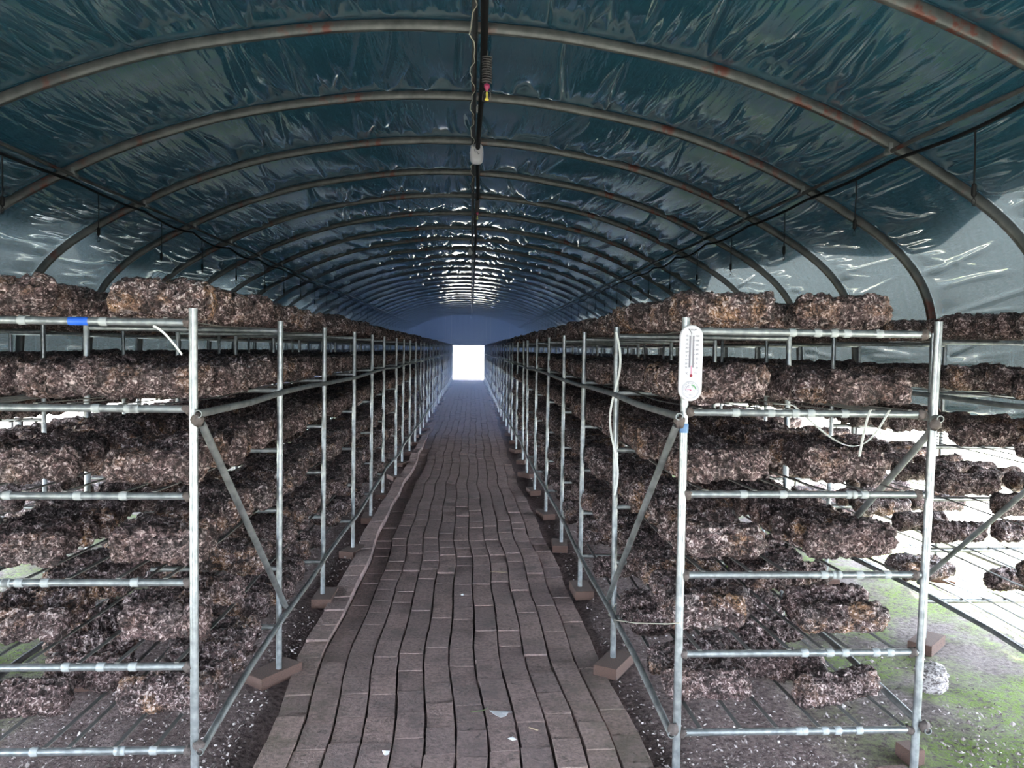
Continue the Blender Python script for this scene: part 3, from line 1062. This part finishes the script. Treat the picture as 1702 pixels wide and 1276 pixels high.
def build_logs():
    recs = []
    for key, R in RACKS.items():
        wid = R.xo - R.xi
        sgn = 1 if wid > 0 else -1
        aw = abs(wid)
        depth = (R.n - 1) * R.dy
        for i, z in enumerate(SHELF):
            for line in (0, 1):
                t0 = 0.172 if line == 0 else aw - 0.195
                edge_y = 0.022 + random.uniform(0, 0.03)
                rank = 0
                todo = list(FRONT.get((key, i, line), []))
                y = 0.0
                while y < depth:
                    hand = bool(todo)
                    if hand:
                        t, yy, turn, tilt = todo.pop(0)
                    elif random.random() < FILL[key][i]:
                        t = t0 + random.gauss(0, 0.024)
                        turn = random.gauss(0, 0.07) if random.random() < 0.92 else random.gauss(0, 0.35)
                        tilt, yy = random.gauss(0, 0.012), 0.0
                    else:
                        edge_y += 0.115
                        y = edge_y
                        continue
                    vi = random.randrange(len(HI))
                    rot = (random.uniform(0, 6.28), tilt, turn)
                    sc = (1.0, random.uniform(0.94, 1.08), random.uniform(0.94, 1.06))
                    lo, hi = log_extent(vi, rot, sc)
                    y = max(edge_y - lo[1] + 0.002, yy)
                    k = min(int(round(y / R.dy)), R.n - 1)
                    d, fy = R.frames[k]
                    if True:
                        near = y + hi[1] > fy - 0.02 and y + lo[1] < fy + 0.02
                        m = 0.028 if near else 0.0
                        e0 = -lo[0] if sgn > 0 else hi[0]
                        e1 = hi[0] if sgn > 0 else -lo[0]
                        t = min(max(t, e0 + m), aw - e1 - m)
                    ph = (y / R.dy) % 1.0
                    top = z + RUNG_R + 0.0062 - 0.012 * min(1 - abs(2 * (((y + e) / R.dy) % 1.0) - 1) for e in (lo[1] * 0.8, hi[1] * 0.8))
                    if y + lo[1] < fy + 0.014 and y + hi[1] > fy - 0.014:
                        top = z + RUNG_R + 0.0062
                    recs.append((key, i, line, rank, R.xi + d + sgn * t, R.y0 + y, top - lo[2] + 0.0005, rot, sc, vi))
                    rank += 1
                    edge_y = y + hi[1] + random.uniform(0.0, 0.012)
    # the largest in view become objects of their own
    def size(r):
        dx, dy = r[4], r[5]
        inside = abs((783 + F_PX * dx / dy) - 851) < 900
        return (r[5] * (1.0 if r[0] in ('thermo', 'blue') else 1.12)) if inside else 99
    recs.sort(key=size)
    own, rest = recs[:300], recs[300:]
    ORD = 'first second third fourth fifth sixth seventh eighth ninth tenth eleventh twelfth thirteenth fourteenth fifteenth sixteenth seventeenth eighteenth nineteenth twentieth'.split()
    for n, r in enumerate(own):
        key, i, line, rank, x, y, z, rot, sc, vi = r
        o = link('mushroom_log', HI[vi], None, loc=(x, y, z), rot=rot, scale=sc)
        if key in ('thermo', 'blue'):
            row = 'path-side' if line == 0 else 'far-side'
        else:
            row = 'walkway-side' if line == 0 else 'vent-side'
        rk = RACK_WORDS[key]
        if rank < 20:
            lab = f'{ORD[rank]} crusty log in the {row} row, {SHELF_NAME[i]} shelf of {rk}'
        else:
            lab = f'crusty log past the twentieth, {row} row, {SHELF_NAME[i]} shelf of {rk}'
        tag(o, lab, 'log', f'logs on the {SHELF_NAME[i]} shelf of {rk}')
    # the rest: one object of stuff
    V = np.array([[r[4], r[5], r[6]] for r in rest], dtype=np.float32)
    rot = np.array([list(r[7]) for r in rest], dtype=np.float32)
    idx = rng.integers(0, len(LO), len(rest)).astype(np.int32)
    me = bpy.data.meshes.new('stacked_logs')
    me.vertices.add(len(V))
    me.vertices.foreach_set('co', V.ravel())
    a = me.attributes.new('rot', 'FLOAT_VECTOR', 'POINT')
    a.data.foreach_set('vector', rot.ravel())
    a = me.attributes.new('pick', 'INT', 'POINT')
    a.data.foreach_set('value', idx)
    me.update()
    o = link('stacked_logs', me, M['log'])
    tag(o, 'endless rows of crusty mushroom logs further down all the racks', 'logs', kind='stuff')
    src = bpy.data.collections.new('log_sources')
    for m in LO:
        src.objects.link(bpy.data.objects.new('log_far', m))
    ng = bpy.data.node_groups.new('scatter_logs', 'GeometryNodeTree')
    ng.interface.new_socket('Geometry', in_out='INPUT', socket_type='NodeSocketGeometry')
    ng.interface.new_socket('Geometry', in_out='OUTPUT', socket_type='NodeSocketGeometry')
    gi, go = ng.nodes.new('NodeGroupInput'), ng.nodes.new('NodeGroupOutput')
    iop = ng.nodes.new('GeometryNodeInstanceOnPoints')
    ci = ng.nodes.new('GeometryNodeCollectionInfo')
    ci.inputs['Collection'].default_value = src
    ci.inputs['Separate Children'].default_value = True
    ci.inputs['Reset Children'].default_value = True
    at = ng.nodes.new('GeometryNodeInputNamedAttribute')
    at.data_type = 'FLOAT_VECTOR'
    at.inputs['Name'].default_value = 'rot'
    ai = ng.nodes.new('GeometryNodeInputNamedAttribute')
    ai.data_type = 'INT'
    ai.inputs['Name'].default_value = 'pick'
    e2r = ng.nodes.new('FunctionNodeEulerToRotation')
    L = ng.links.new
    L(gi.outputs[0], iop.inputs['Points'])
    L(ci.outputs[0], iop.inputs['Instance'])
    iop.inputs['Pick Instance'].default_value = True
    L(ai.outputs[0], iop.inputs['Instance Index'])
    L(at.outputs[0], e2r.inputs[0])
    L(e2r.outputs[0], iop.inputs['Rotation'])
    L(iop.outputs[0], go.inputs[0])
    md = o.modifiers.new('scatter', 'NODES')
    md.node_group = ng

build_logs()

# ---------------------------------------------------------------- thermometer on the first post
def text_mesh(txt, size):
    cu = bpy.data.curves.new('t', 'FONT')
    cu.body = txt
    cu.size = size
    cu.align_x = 'CENTER'
    cu.align_y = 'CENTER'
    cu.extrude = 0.0002
    ob = bpy.data.objects.new('t', cu)
    COL.objects.link(ob)
    bpy.context.view_layer.update()
    dg = bpy.context.evaluated_depsgraph_get()
    me = bpy.data.meshes.new_from_object(ob.evaluated_get(dg))
    bpy.data.objects.remove(ob)
    return me

def build_thermometer():
    W, Hh, T = 0.077, 0.250, 0.012
    root = empty('thermometer', (0.722, 2.52 - POST_R - T - 0.005, 1.494))
    tag(root, 'white oblong wall thermometer with humidity dial hung on rack post', 'thermometer')
    root.rotation_euler = (0, 0.006, 0)
    def outline(w, h, n=16):
        r = w / 2
        pts = []
        for i in range(n + 1):
            a = PI * i / n
            pts.append((r * math.cos(a), h / 2 - r + r * math.sin(a)))
        for i in range(n + 1):
            a = PI + PI * i / n
            pts.append((r * math.cos(a), -h / 2 + r + r * math.sin(a)))
        return pts
    def slab(name, w, h, y0, y1, mat, bev=0.0):
        o1, o2 = outline(w, h), outline(w - 2 * bev, h - 2 * bev)
        k = len(o1)
        vs = [(x, y1, z) for x, z in o1] + [(x, y0 + bev, z) for x, z in o1] + [(x, y0, z) for x, z in o2]
        fs = []
        for j in range(k):
            n = (j + 1) % k
            fs.append((j, n, k + n, k + j))
            fs.append((k + j, k + n, 2 * k + n, 2 * k + j))
        fs.append(tuple(range(2 * k, 3 * k)))
        fs.append(tuple(reversed(range(k))))
        return MB().add(vs, fs).build(name, mat, root)
    slab('case', W, Hh, 0.0, T, M['white'], 0.0025)
    yf = -0.0006
    def flat(name, x0, x1, z0, z1, mat, d=0.0006):
        return MB().box(x0, x1, -d, 0.0, z0, z1).build(name, mat, root)
    # scale bands and tube
    zt, zb = 0.090, -0.014
    flat('scale_band', -0.0085, -0.0030, zb, zt, M['tubebg'])
    flat('scale_band', 0.0030, 0.0085, zb, zt, M['tubebg'])
    MB().tube([(0, -0.0015, zb - 0.028), (0, -0.0015, zt + 0.010)], 0.0019, 8).build('glass_tube', M['glass'], root)
    MB().tube([(0, -0.0020, zb - 0.026), (0, -0.0020, zb + 0.006)], 0.0016, 8).build('spirit_column', M['pink'], root)
    MB().lathe([(0.0005, -0.005), (0.0036, -0.0036), (0.0046, 0), (0.0036, 0.0036), (0.0005, 0.005)], 12, 'Z', (0, -0.002, zb - 0.027)).build('bulb', M['red'], root)
    MB().tube([(-0.012, -0.001, 0.112), (-0.003, -0.001, 0.101), (-0.001, -0.001, 0.092)], 0.0009, 6).build('hanger_wire', M['print'], root)
    lets = ['50', '40', '30', '20', '10', '0', '10', '20', '30']
    for j, s_ in enumerate(lets):
        z = zt - 0.001 - j * (zt - zb) / 8
        link('numeral', text_mesh(s_, 0.0078), M['print'], root, loc=(-0.0172, yf, z), rot=(PI / 2, 0, 0))
        flat('tick', -0.0120, -0.0088, z - 0.0004, z + 0.0004, M['print'])
    lets = ['120', '100', '80', '60', '40', '20', '0', '20']
    for j, s_ in enumerate(lets):
        z = zt - 0.001 - j * (zt - zb) / 7
        link('numeral', text_mesh(s_, 0.0078), M['print'], root, loc=(0.0186, yf, z), rot=(PI / 2, 0, 0))
        flat('tick', 0.0088, 0.0120, z - 0.0004, z + 0.0004, M['print'])
    link('unit_sign', text_mesh('\u00b0C', 0.0095), M['print'], root, loc=(-0.0135, yf, zb - 0.020), rot=(PI / 2, 0, 0))
    link('unit_sign', text_mesh('\u00b0F', 0.0095), M['print'], root, loc=(0.0150, yf, zb - 0.020), rot=(PI / 2, 0, 0))
    # small worn script at the head: short slanted strokes, not readable in the photograph
    for j in range(7):
        x = -0.0105 + j * 0.0036
        MB().add([(x, -0.0005, 0.1065), (x + 0.0016, -0.0005, 0.1065), (x + 0.0032, -0.0005, 0.1120), (x + 0.0016, -0.0005, 0.1120)], [(0, 1, 2, 3)]).build('printed_stroke', M['print'], root)
    # dial
    dz = -0.0885
    d = MB().lathe([(0.0295, -0.0008), (0.0295, -0.0020), (0.0275, -0.0026), (0.0270, -0.0010)], 32, 'Y', (0, 0, dz)).build('humidity_dial', M['white'], root)
    def arc(name, r0, r1, a0, a1, mat, n=14, y=-0.0030):
        vs, fs = [], []
        for i in range(n + 1):
            a = a0 + (a1 - a0) * i / n
            vs += [(r0 * math.cos(a), y, dz + r0 * math.sin(a)), (r1 * math.cos(a), y, dz + r1 * math.sin(a))]
        for i in range(n):
            fs.append((2 * i, 2 * i + 1, 2 * i + 3, 2 * i + 2))
        return MB().add(vs, fs).build(name, mat, d)
    arc('dial_ring', 0.0258, 0.0270, 0, 2 * PI, M['faint'], 40)
    arc('comfort_band', 0.0150, 0.0195, 0.15, 1.45, M['green'])
    arc('dry_band', 0.0150, 0.0180, 1.9, 3.3, M['faint'])
    for j in range(15):
        a = -0.6 + j * (PI + 1.2) / 14
        arc('dial_tick', 0.0205, 0.0238, a - 0.02, a + 0.02, M['print'], 1)
    for j, s_ in enumerate(['20', '40', '60', '80']):
        a = 3.4 - j * 1.2
        link('numeral', text_mesh(s_, 0.006), M['faint'], d, loc=(0.0120 * math.cos(a), -0.0031, dz + 0.0120 * math.sin(a)), rot=(PI / 2, 0, 0))
    link('percent_sign', text_mesh('%RH', 0.0065), M['faint'], d, loc=(0, -0.0031, dz - 0.0165), rot=(PI / 2, 0, 0))
    MB().add([(0.003, -0.0036, dz - 0.0009), (0.003, -0.0036, dz + 0.0009), (-0.0215, -0.0036, dz + 0.0042), (-0.0215, -0.0036, dz + 0.0032)], [(0, 1, 2, 3)]).build('needle', M['pink'], d)
    MB().lathe([(0.0020, 0), (0.0020, -0.004), (0.0006, -0.0044)], 12, 'Y', (0, 0, dz)).build('needle_hub', M['pink'], d)

build_thermometer()

# ---------------------------------------------------------------- hanging sprinklers
def hanger_meshes():
    cord = MB().tube([(0, 0, 0), (0.002, 0, -0.13), (0, 0, -0.26)], 0.0042, 6).mesh('cord')
    body = MB().lathe([(0.004, -0.252), (0.0105, -0.256), (0.0118, -0.262), (0.0118, -0.305), (0.0105, -0.312), (0.005, -0.316)], 12).mesh('weight')
    nz = MB()
    nz.tube([(0, 0, -0.312), (0, 0, -0.326)], 0.005, 8)
    nz.tube([(0, 0, -0.324), (-0.009, 0, -0.334), (-0.009, 0, -0.350), (0, 0, -0.357), (0.009, 0, -0.350), (0.009, 0, -0.334), (0, 0, -0.324)], 0.0018, 5)
    nz.lathe([(0.0075, -0.361), (0.0085, -0.358), (0.003, -0.354)], 10)
    return cord, body, nz.mesh('nozzle')

def build_hangers():
    c, b, nz = hanger_meshes()
    for x, rk in ((-2.72, 'blue-marked rack'), (2.37, 'thermometer rack')):
        for k in range(30):
            y = 3.56 + 1.115 * k + random.gauss(0, 0.04)
            ph = ((y - RIB0) / RIBS) % 1.0
            z = arch_z(x) - 0.045 - 0.05 * math.sin(PI * ph) * (0.6 + 0.4 * math.sin(y * 0.9)) - 0.006
            root = empty('hanging_sprinkler', (x + 0.012 * math.sin(y * 1.3), y, z))
            root.scale = (1, 1, random.uniform(0.92, 1.06))
            root.rotation_euler = (random.gauss(0, 0.01), random.gauss(0, 0.012), 0)
            link('cord', c, M['black'], root)
            link('weight', b, M['black'], root)
            link('nozzle', nz, M['black'], root)
            if k < 12:
                lab = f"{'first second third fourth fifth sixth seventh eighth ninth tenth eleventh twelfth'.split()[k]} black sprinkler hanging from the hose over the {rk}, counted from its front end"
            else:
                lab = f'small black sprinkler hanging further along the hose over the {rk}'
            tag(root, lab, 'sprinkler', 'sprinklers hanging from the side hoses')

build_hangers()

def build_ridge_fittings():
    # coiled sprinkler with red and yellow nozzle
    z = arch_z(0.07) - 0.07
    def coil_sprinkler(x, y, z, lab, s=1.0):
        root = empty('coil_sprinkler', (x, y, z))
        root.scale = (s, s, s)
        pts = []
        for i in range(11 * 12 + 1):
            a = 2 * PI * i / 12
            pts.append((0.026 * math.cos(a), 0.026 * math.sin(a), -0.150 * i / (11 * 12)))
        MB().tube(pts, 0.0042, 6).build('coil', M['dark_grey'], root)
        MB().tube([(0, 0, 0.03), (0, 0, -0.155)], 0.006, 8).build('stem', M['dark_grey'], root)
        MB().lathe([(0.006, -0.152), (0.016, -0.158), (0.018, -0.172), (0.010, -0.186), (0.006, -0.196)], 14).build('nozzle_cap', M['magenta'], root)
        MB().tube([(-0.004, 0, -0.190), (-0.022, 0, -0.200), (-0.024, 0, -0.246), (0, 0, -0.252), (0.024, 0, -0.246), (0.022, 0, -0.200), (0.004, 0, -0.190)], 0.0030, 6).build('yoke', M['dark_grey'], root)
        MB().lathe([(0.004, -0.198), (0.0055, -0.205), (0.004, -0.228), (0.011, -0.238), (0.012, -0.244), (0.003, -0.248)], 12).build('spinner', M['yellow'], root)
        tag(root, lab, 'sprinkler', 'sprinklers under the ridge hose')
    coil_sprinkler(0.072, 4.40, z, 'coiled grey sprinkler with red cap and yellow spinner beside ridge hose')
    coil_sprinkler(0.052, 8.6, z, 'small coiled sprinkler hanging beyond the white box under the ridge', 0.85)
    # white oval box
    zz = arch_z(0) - 0.075
    root = empty('junction_box', (0.028, 6.45, zz))
    mb = MB()
    n = 20
    ring = []
    for i in range(n):
        a = 2 * PI * i / n
        c, s_ = math.cos(a), math.sin(a)
        ring.append((0.056 * math.copysign(abs(c) ** 0.6, c), 0.062 * math.copysign(abs(s_) ** 0.6, s_)))
    lev = [(0.6, -0.030), (0.92, -0.024), (1.0, -0.010), (1.0, 0.012), (0.9, 0.022), (0.55, 0.026)]
    vs, fs = [], []
    for f, d in lev:
        for x, zq in ring:
            vs.append((x * f, d, zq * 1.35 * f - 0.03))
    for i in range(len(lev) - 1):
        for j in range(n):
            k = (j + 1) % n
            fs.append((i * n + j, i * n + k, (i + 1) * n + k, (i + 1) * n + j))
    fs.append(tuple(reversed(range(n))))
    fs.append(tuple((len(lev) - 1) * n + j for j in range(n)))
    MB().add(vs, fs, True).build('case', M['white'], root)
    MB().tube([(-0.02, -0.034, 0.0), (-0.012, -0.036, -0.022), (0.004, -0.036, -0.018), (0.014, -0.036, -0.040), (0.022, -0.034, -0.034)], 0.002, 6).build('loose_wire', M['black'], root)
    tag(root, 'white rounded junction box fixed to the ridge pipe', 'box')
    # pendant lamps further along
    for y, lab in ((12.0, 'small white lamp under the ridge beyond the white box'), (36.5, 'tiny white lamp under the ridge near the end wall')):
        root = empty('pendant_lamp', (-0.035, y, arch_z(0) - 0.05))
        MB().tube([(0, 0, 0.02), (0, 0, -0.10)], 0.006, 6).build('cord', M['black'], root)
        MB().lathe([(0.012, -0.10), (0.016, -0.13), (0.034, -0.16), (0.036, -0.19), (0.022, -0.215), (0.004, -0.22)], 14).build('bulb', M['white'], root)
        tag(root, lab, 'lamp', 'lamps under the ridge')

build_ridge_fittings()

# ---------------------------------------------------------------- marks, straps and litter
def build_small():
    RB, RT = RACKS['blue'], RACKS['thermo']
    # blue paint mark on the top rung of the other rack: a sleeve on the pipe, part of that rack
    mb = MB().lathe([(RUNG_R + 0.0004, 0), (RUNG_R + 0.0012, 0.004), (RUNG_R + 0.0012, 0.056), (RUNG_R + 0.0004, 0.060)], 14, 'Z')
    o = mb.build('blue_mark', M['blue'], RB.root, loc=((137 - 318) / 521.0 - 0.03, RUNG_R * 0.4, SHELF[0]), rot=(0, PI / 2, 0))
    mb = MB().lathe([(POST_R + 0.0004, 0), (POST_R + 0.001, 0.004), (POST_R + 0.001, 0.028), (POST_R + 0.0004, 0.030)], 14, 'Z')
    mb.build('blue_mark', plain('faded_blue_paint', (0.08, 0.16, 0.30), 0.5), RT.root, loc=(0.0, 0, 1.262))
    # strap wound down the second post of the thermometer rack
    d, y = RT.frames[1]
    x0, y0 = RT.xi + d, RT.y0 + y
    pts = []
    for i in range(40):
        t = i / 39
        pts.append((x0 - 0.020 + 0.022 * math.sin(t * 9.0), y0 - 0.022 - 0.006 * math.sin(t * 5), 1.62 - 0.78 * t))
    o = MB().ribbon(pts, (0.9, -0.3, 0), 0.010, 0.0015).build('loose_strap', M['white_strap'])
    tag(o, 'white strap wound down the second post of the thermometer rack', 'strap')
    # loop of strap hanging from the second rung
    x = 0.712 + 0.66
    pts = []
    for i in range(30):
        a = i / 29
        pts.append((x + 0.03 - 0.30 * a + 0.06 * math.sin(PI * a), 2.52 - 0.022 + 0.25 * a, 1.345 - 0.135 * math.sin(PI * min(1, a * 1.15)) + 0.0 * a))
    o = MB().ribbon(pts, (0.2, -1, 0.2), 0.011, 0.0015).build('loose_strap', M['white_strap'])
    tag(o, 'white strap hanging in a loop from the second rung, thermometer rack', 'strap')
    pts = [(x - 0.035 - 0.004 * i, 2.52 - 0.020, 1.345 - 0.010 * i - 0.0012 * i * i) for i in range(9)]
    o = MB().ribbon(pts, (0.2, -1, 0.2), 0.011, 0.0015).build('loose_strap', M['white_strap'])
    tag(o, 'short white strap end beside the strap loop on the thermometer rack', 'strap')
    # strap tail under the blue-marked rack's top rung
    xb = -0.866
    pts = [(xb - 0.115 + 0.006 * i + 0.0009 * i * i * 0.3, 2.45 - 0.016, 1.600 - 0.0125 - 0.0012 * i - 0.00075 * i * i) for i in range(11)]
    o = MB().ribbon(pts, (0.5, -0.8, 0.5), 0.012, 0.0015).build('loose_strap', M['white_strap'])
    tag(o, 'white strap tail curling below the top rung of the blue-marked rack', 'strap')
    # pale string tied low between the first two posts
    pts = [(RT.xi + d + 0.004, y0 - 0.020, 0.315), (RT.xi + d - 0.030, y0 - 0.022, 0.262), (RT.xi + d - 0.034, y0 - 0.20, 0.300), (RT.xi - 0.036, y0 - 0.60, 0.430), (RT.xi - 0.030, 2.56, 0.600), (RT.xi - 0.005, 2.50, 0.625)]
    o = MB().tube(pts, 0.0022, 5).build('string', M['cord'])
    tag(o, 'pale string tied low between posts of the thermometer rack', 'string')

    # litter on the path
    def scrap(name, x, y, z, poly, mat, label, cat, lift=0.006):
        n = len(poly)
        vs = [(px, py, lift * (0.4 + 0.6 * math.sin(i * 1.9) ** 2)) for i, (px, py) in enumerate(poly)] + [(0, 0, lift * 1.2)]
        vs2 = [(a, b, c - 0.0012) for a, b, c in vs]
        fs = [(i, (i + 1) % n, n) for i in range(n)] + [(n + 1 + (i + 1) % n, n + 1 + i, 2 * n + 1) for i in range(n)]
        fs += [((i + 1) % n, i, n + 1 + i, n + 1 + (i + 1) % n) for i in range(n)]
        o = MB().add(vs + vs2, fs).build(name, mat, loc=(x, y, z))
        tag(o, label, cat)
    def ground(px, py, h=0.02):
        yy = (CAM_H - h) * F_PX / (py - 580.0 - 0.014 * (px - 783))
        return (px - 783) / F_PX * yy, yy
    def top(y):
        return 0.012 + 0.012 * math.sin(y * 1.1) + 0.004
    x, y = ground(841, 1196)
    scrap('paper_scrap', x, y, top(y), [(-0.048, 0.03), (-0.01, 0.018), (0.012, 0.024), (0.048, 0.012), (0.03, 0.004), (0.02, -0.02), (-0.004, -0.038), (-0.03, -0.006)], M['paper'], 'torn pale paper scrap lying on the brick path', 'paper')
    x, y = ground(834, 953)
    o = MB().tube([(-0.06, 0.0, 0.005), (-0.02, 0.004, 0.008), (0.01, -0.012, 0.006), (0.06, -0.004, 0.005)], 0.0042, 6, radii=[0.002, 0.004, 0.005, 0.002]).build('twig', M['twig'], loc=(x, y, top(y)))
    tag(o, 'short pale twig lying across the brick path', 'twig')
    x, y = ground(647, 1262)
    scrap('leaf_scrap', x, y, top(y), [(-0.016, 0.022), (0.0, 0.008), (0.014, 0.012), (0.010, -0.012), (0.0, -0.024), (-0.008, -0.004)], M['paper'], 'small crumpled white scrap on the brick path', 'paper', 0.012)
    x, y = ground(860, 1243)
    scrap('leaf_scrap', x, y, top(y), [(-0.016, 0.010), (0.004, 0.014), (0.018, -0.004), (0.002, -0.012)], M['paper'], 'tiny white scrap on the bricks near the paper scrap', 'paper', 0.010)
    x, y = ground(773, 990)
    scrap('leaf_scrap', x, y, top(y), [(-0.010, 0.008), (0.006, 0.012), (0.012, -0.006), (-0.002, -0.012)], M['paper'], 'tiny white crumb on the bricks near the twig', 'paper', 0.010)
    x, y = ground(897, 1225)
    o = MB().tube([(-0.018, 0.012, 0.004), (0.016, -0.012, 0.004)], 0.003, 6).build('wood_splinter', M['twig'], loc=(x, y, top(y)))
    tag(o, 'small orange wood splinter on the brick path', 'splinter')
    x, y = ground(810, 1190)
    o = MB().tube([(-0.05, -0.01, 0.004), (-0.02, -0.008, 0.005), (0.005, 0.002, 0.004), (0.02, 0.02, 0.005)], 0.0016, 5).build('weed_stem', plain('dull_green', (0.10, 0.14, 0.05), 0.7), loc=(x, y, top(y)))
    tag(o, 'thin green weed stem beside the paper scrap', 'weed')

    # things on the mossy ground by the moss rack
    me = HI[7].copy()
    g = NG('pale_stump')
    v = g.coord('Object')
    g.set(color=g.mix(g.ramp(g.noise(v, 45, 4, 0.65, 1.0), [(0.40, 0.0), (0.56, 1.0)]), (0.10, 0.08, 0.08), (0.52, 0.47, 0.47)), rough=0.8).bump(g.noise(v, 60, 4), 0.8, 0.01)
    me.materials.clear()
    me.materials.append(g.m)
    o = link('mushroom_log', me, None, loc=(2.10, 3.32, 0.070), rot=(0.4, 1.35, 0.5), scale=(0.40, 1.05, 1.05))
    tag(o, 'broken pale log stump standing on the mossy ground', 'log')
    o = link('brick_fragment', foot_me, M['red_brick'], loc=(1.67, 2.75, 0.03), rot=(0, 0, 0.2), scale=(0.06, 0.08, 0.06))
    tag(o, 'pink brick fragment on the soil beside the thermometer rack', 'brick')

    # pale chips and crumbs strewn over the soil
    V, Fq = [], []
    r = np.random.default_rng(21)
    n = 14000
    for i in range(n):
        u = r.random()
        y = 2.6 + 9.0 * u * u
        if r.random() < 0.5: x = r.uniform(-1.9, -0.84)
        else: x = r.uniform(0.68, 2.3)
        if any(abs(x - bx) < 0.165 and abs(y - by) < 0.165 for bx, by in FOOT): continue
        s_ = r.uniform(0.003, 0.009) * (1.8 if r.random() < 0.06 else 1)
        if x > 1.5 and r.random() < 0.12: s_ = r.uniform(0.007, 0.014)
        a = r.uniform(0, 6.28)
        z = 0.016 + 0.006 * r.random()
        e1 = np.array([math.cos(a), math.sin(a), r.normal(0, 0.4)]) * s_
        e2 = np.array([-math.sin(a), math.cos(a), r.normal(0, 0.4)]) * s_ * r.uniform(0.4, 0.9)
        c = np.array([x, y, z])
        b = len(V)
        top_ = c + np.array([0, 0, s_ * 0.5])
        V += [c - e1, c + e2, c + e1, c - e2, top_]
        Fq += [(b, b + 1, b + 4), (b + 1, b + 2, b + 4), (b + 2, b + 3, b + 4), (b + 3, b, b + 4)]
    g = NG('soil_chips')
    geo = g.n('ShaderNodeNewGeometry')
    cc = g.ramp(geo.outputs['Random Per Island'], [(0.0, (0.05, 0.038, 0.035)), (0.5, (0.16, 0.12, 0.115)), (0.88, (0.42, 0.35, 0.34)), (1.0, (0.62, 0.56, 0.55))])
    g.set(color=cc, rough=0.8)
    o = link('crumb_litter', np_mesh('crumb_litter', np.array(V), np.array(Fq), False), g.m)
    tag(o, 'pale crumbs and flakes of crust strewn over the soil', 'crumbs', kind='stuff')

build_small()

# ---------------------------------------------------------------- haze volume added to imitate lens glare round the far door
def build_haze():
    m = bpy.data.materials.new('glare_haze')
    m.use_nodes = True
    t = m.node_tree
    t.nodes.clear()
    out = t.nodes.new('ShaderNodeOutputMaterial')
    vs = t.nodes.new('ShaderNodeVolumeScatter')
    HC = (0.40, 0.56, 1.0, 1)
    vs.inputs['Color'].default_value = HC
    vs.inputs['Density'].default_value = 0.048
    vs.inputs['Anisotropy'].default_value = 0.35
    va = t.nodes.new('ShaderNodeVolumeAbsorption')
    va.inputs['Color'].default_value = HC
    va.inputs['Density'].default_value = 0.048
    ad = t.nodes.new('ShaderNodeAddShader')
    t.links.new(vs.outputs[0], ad.inputs[0])
    t.links.new(va.outputs[0], ad.inputs[1])
    t.links.new(ad.outputs[0], out.inputs['Volume'])
    o = MB().box(-3.4, 3.05, 12.0, Y_BACK - 0.1, 0.06, 3.05).build('haze', m)
    tag(o, 'thin bluish haze added to imitate lens glare toward the far doorway', 'haze', kind='stuff')

build_haze()
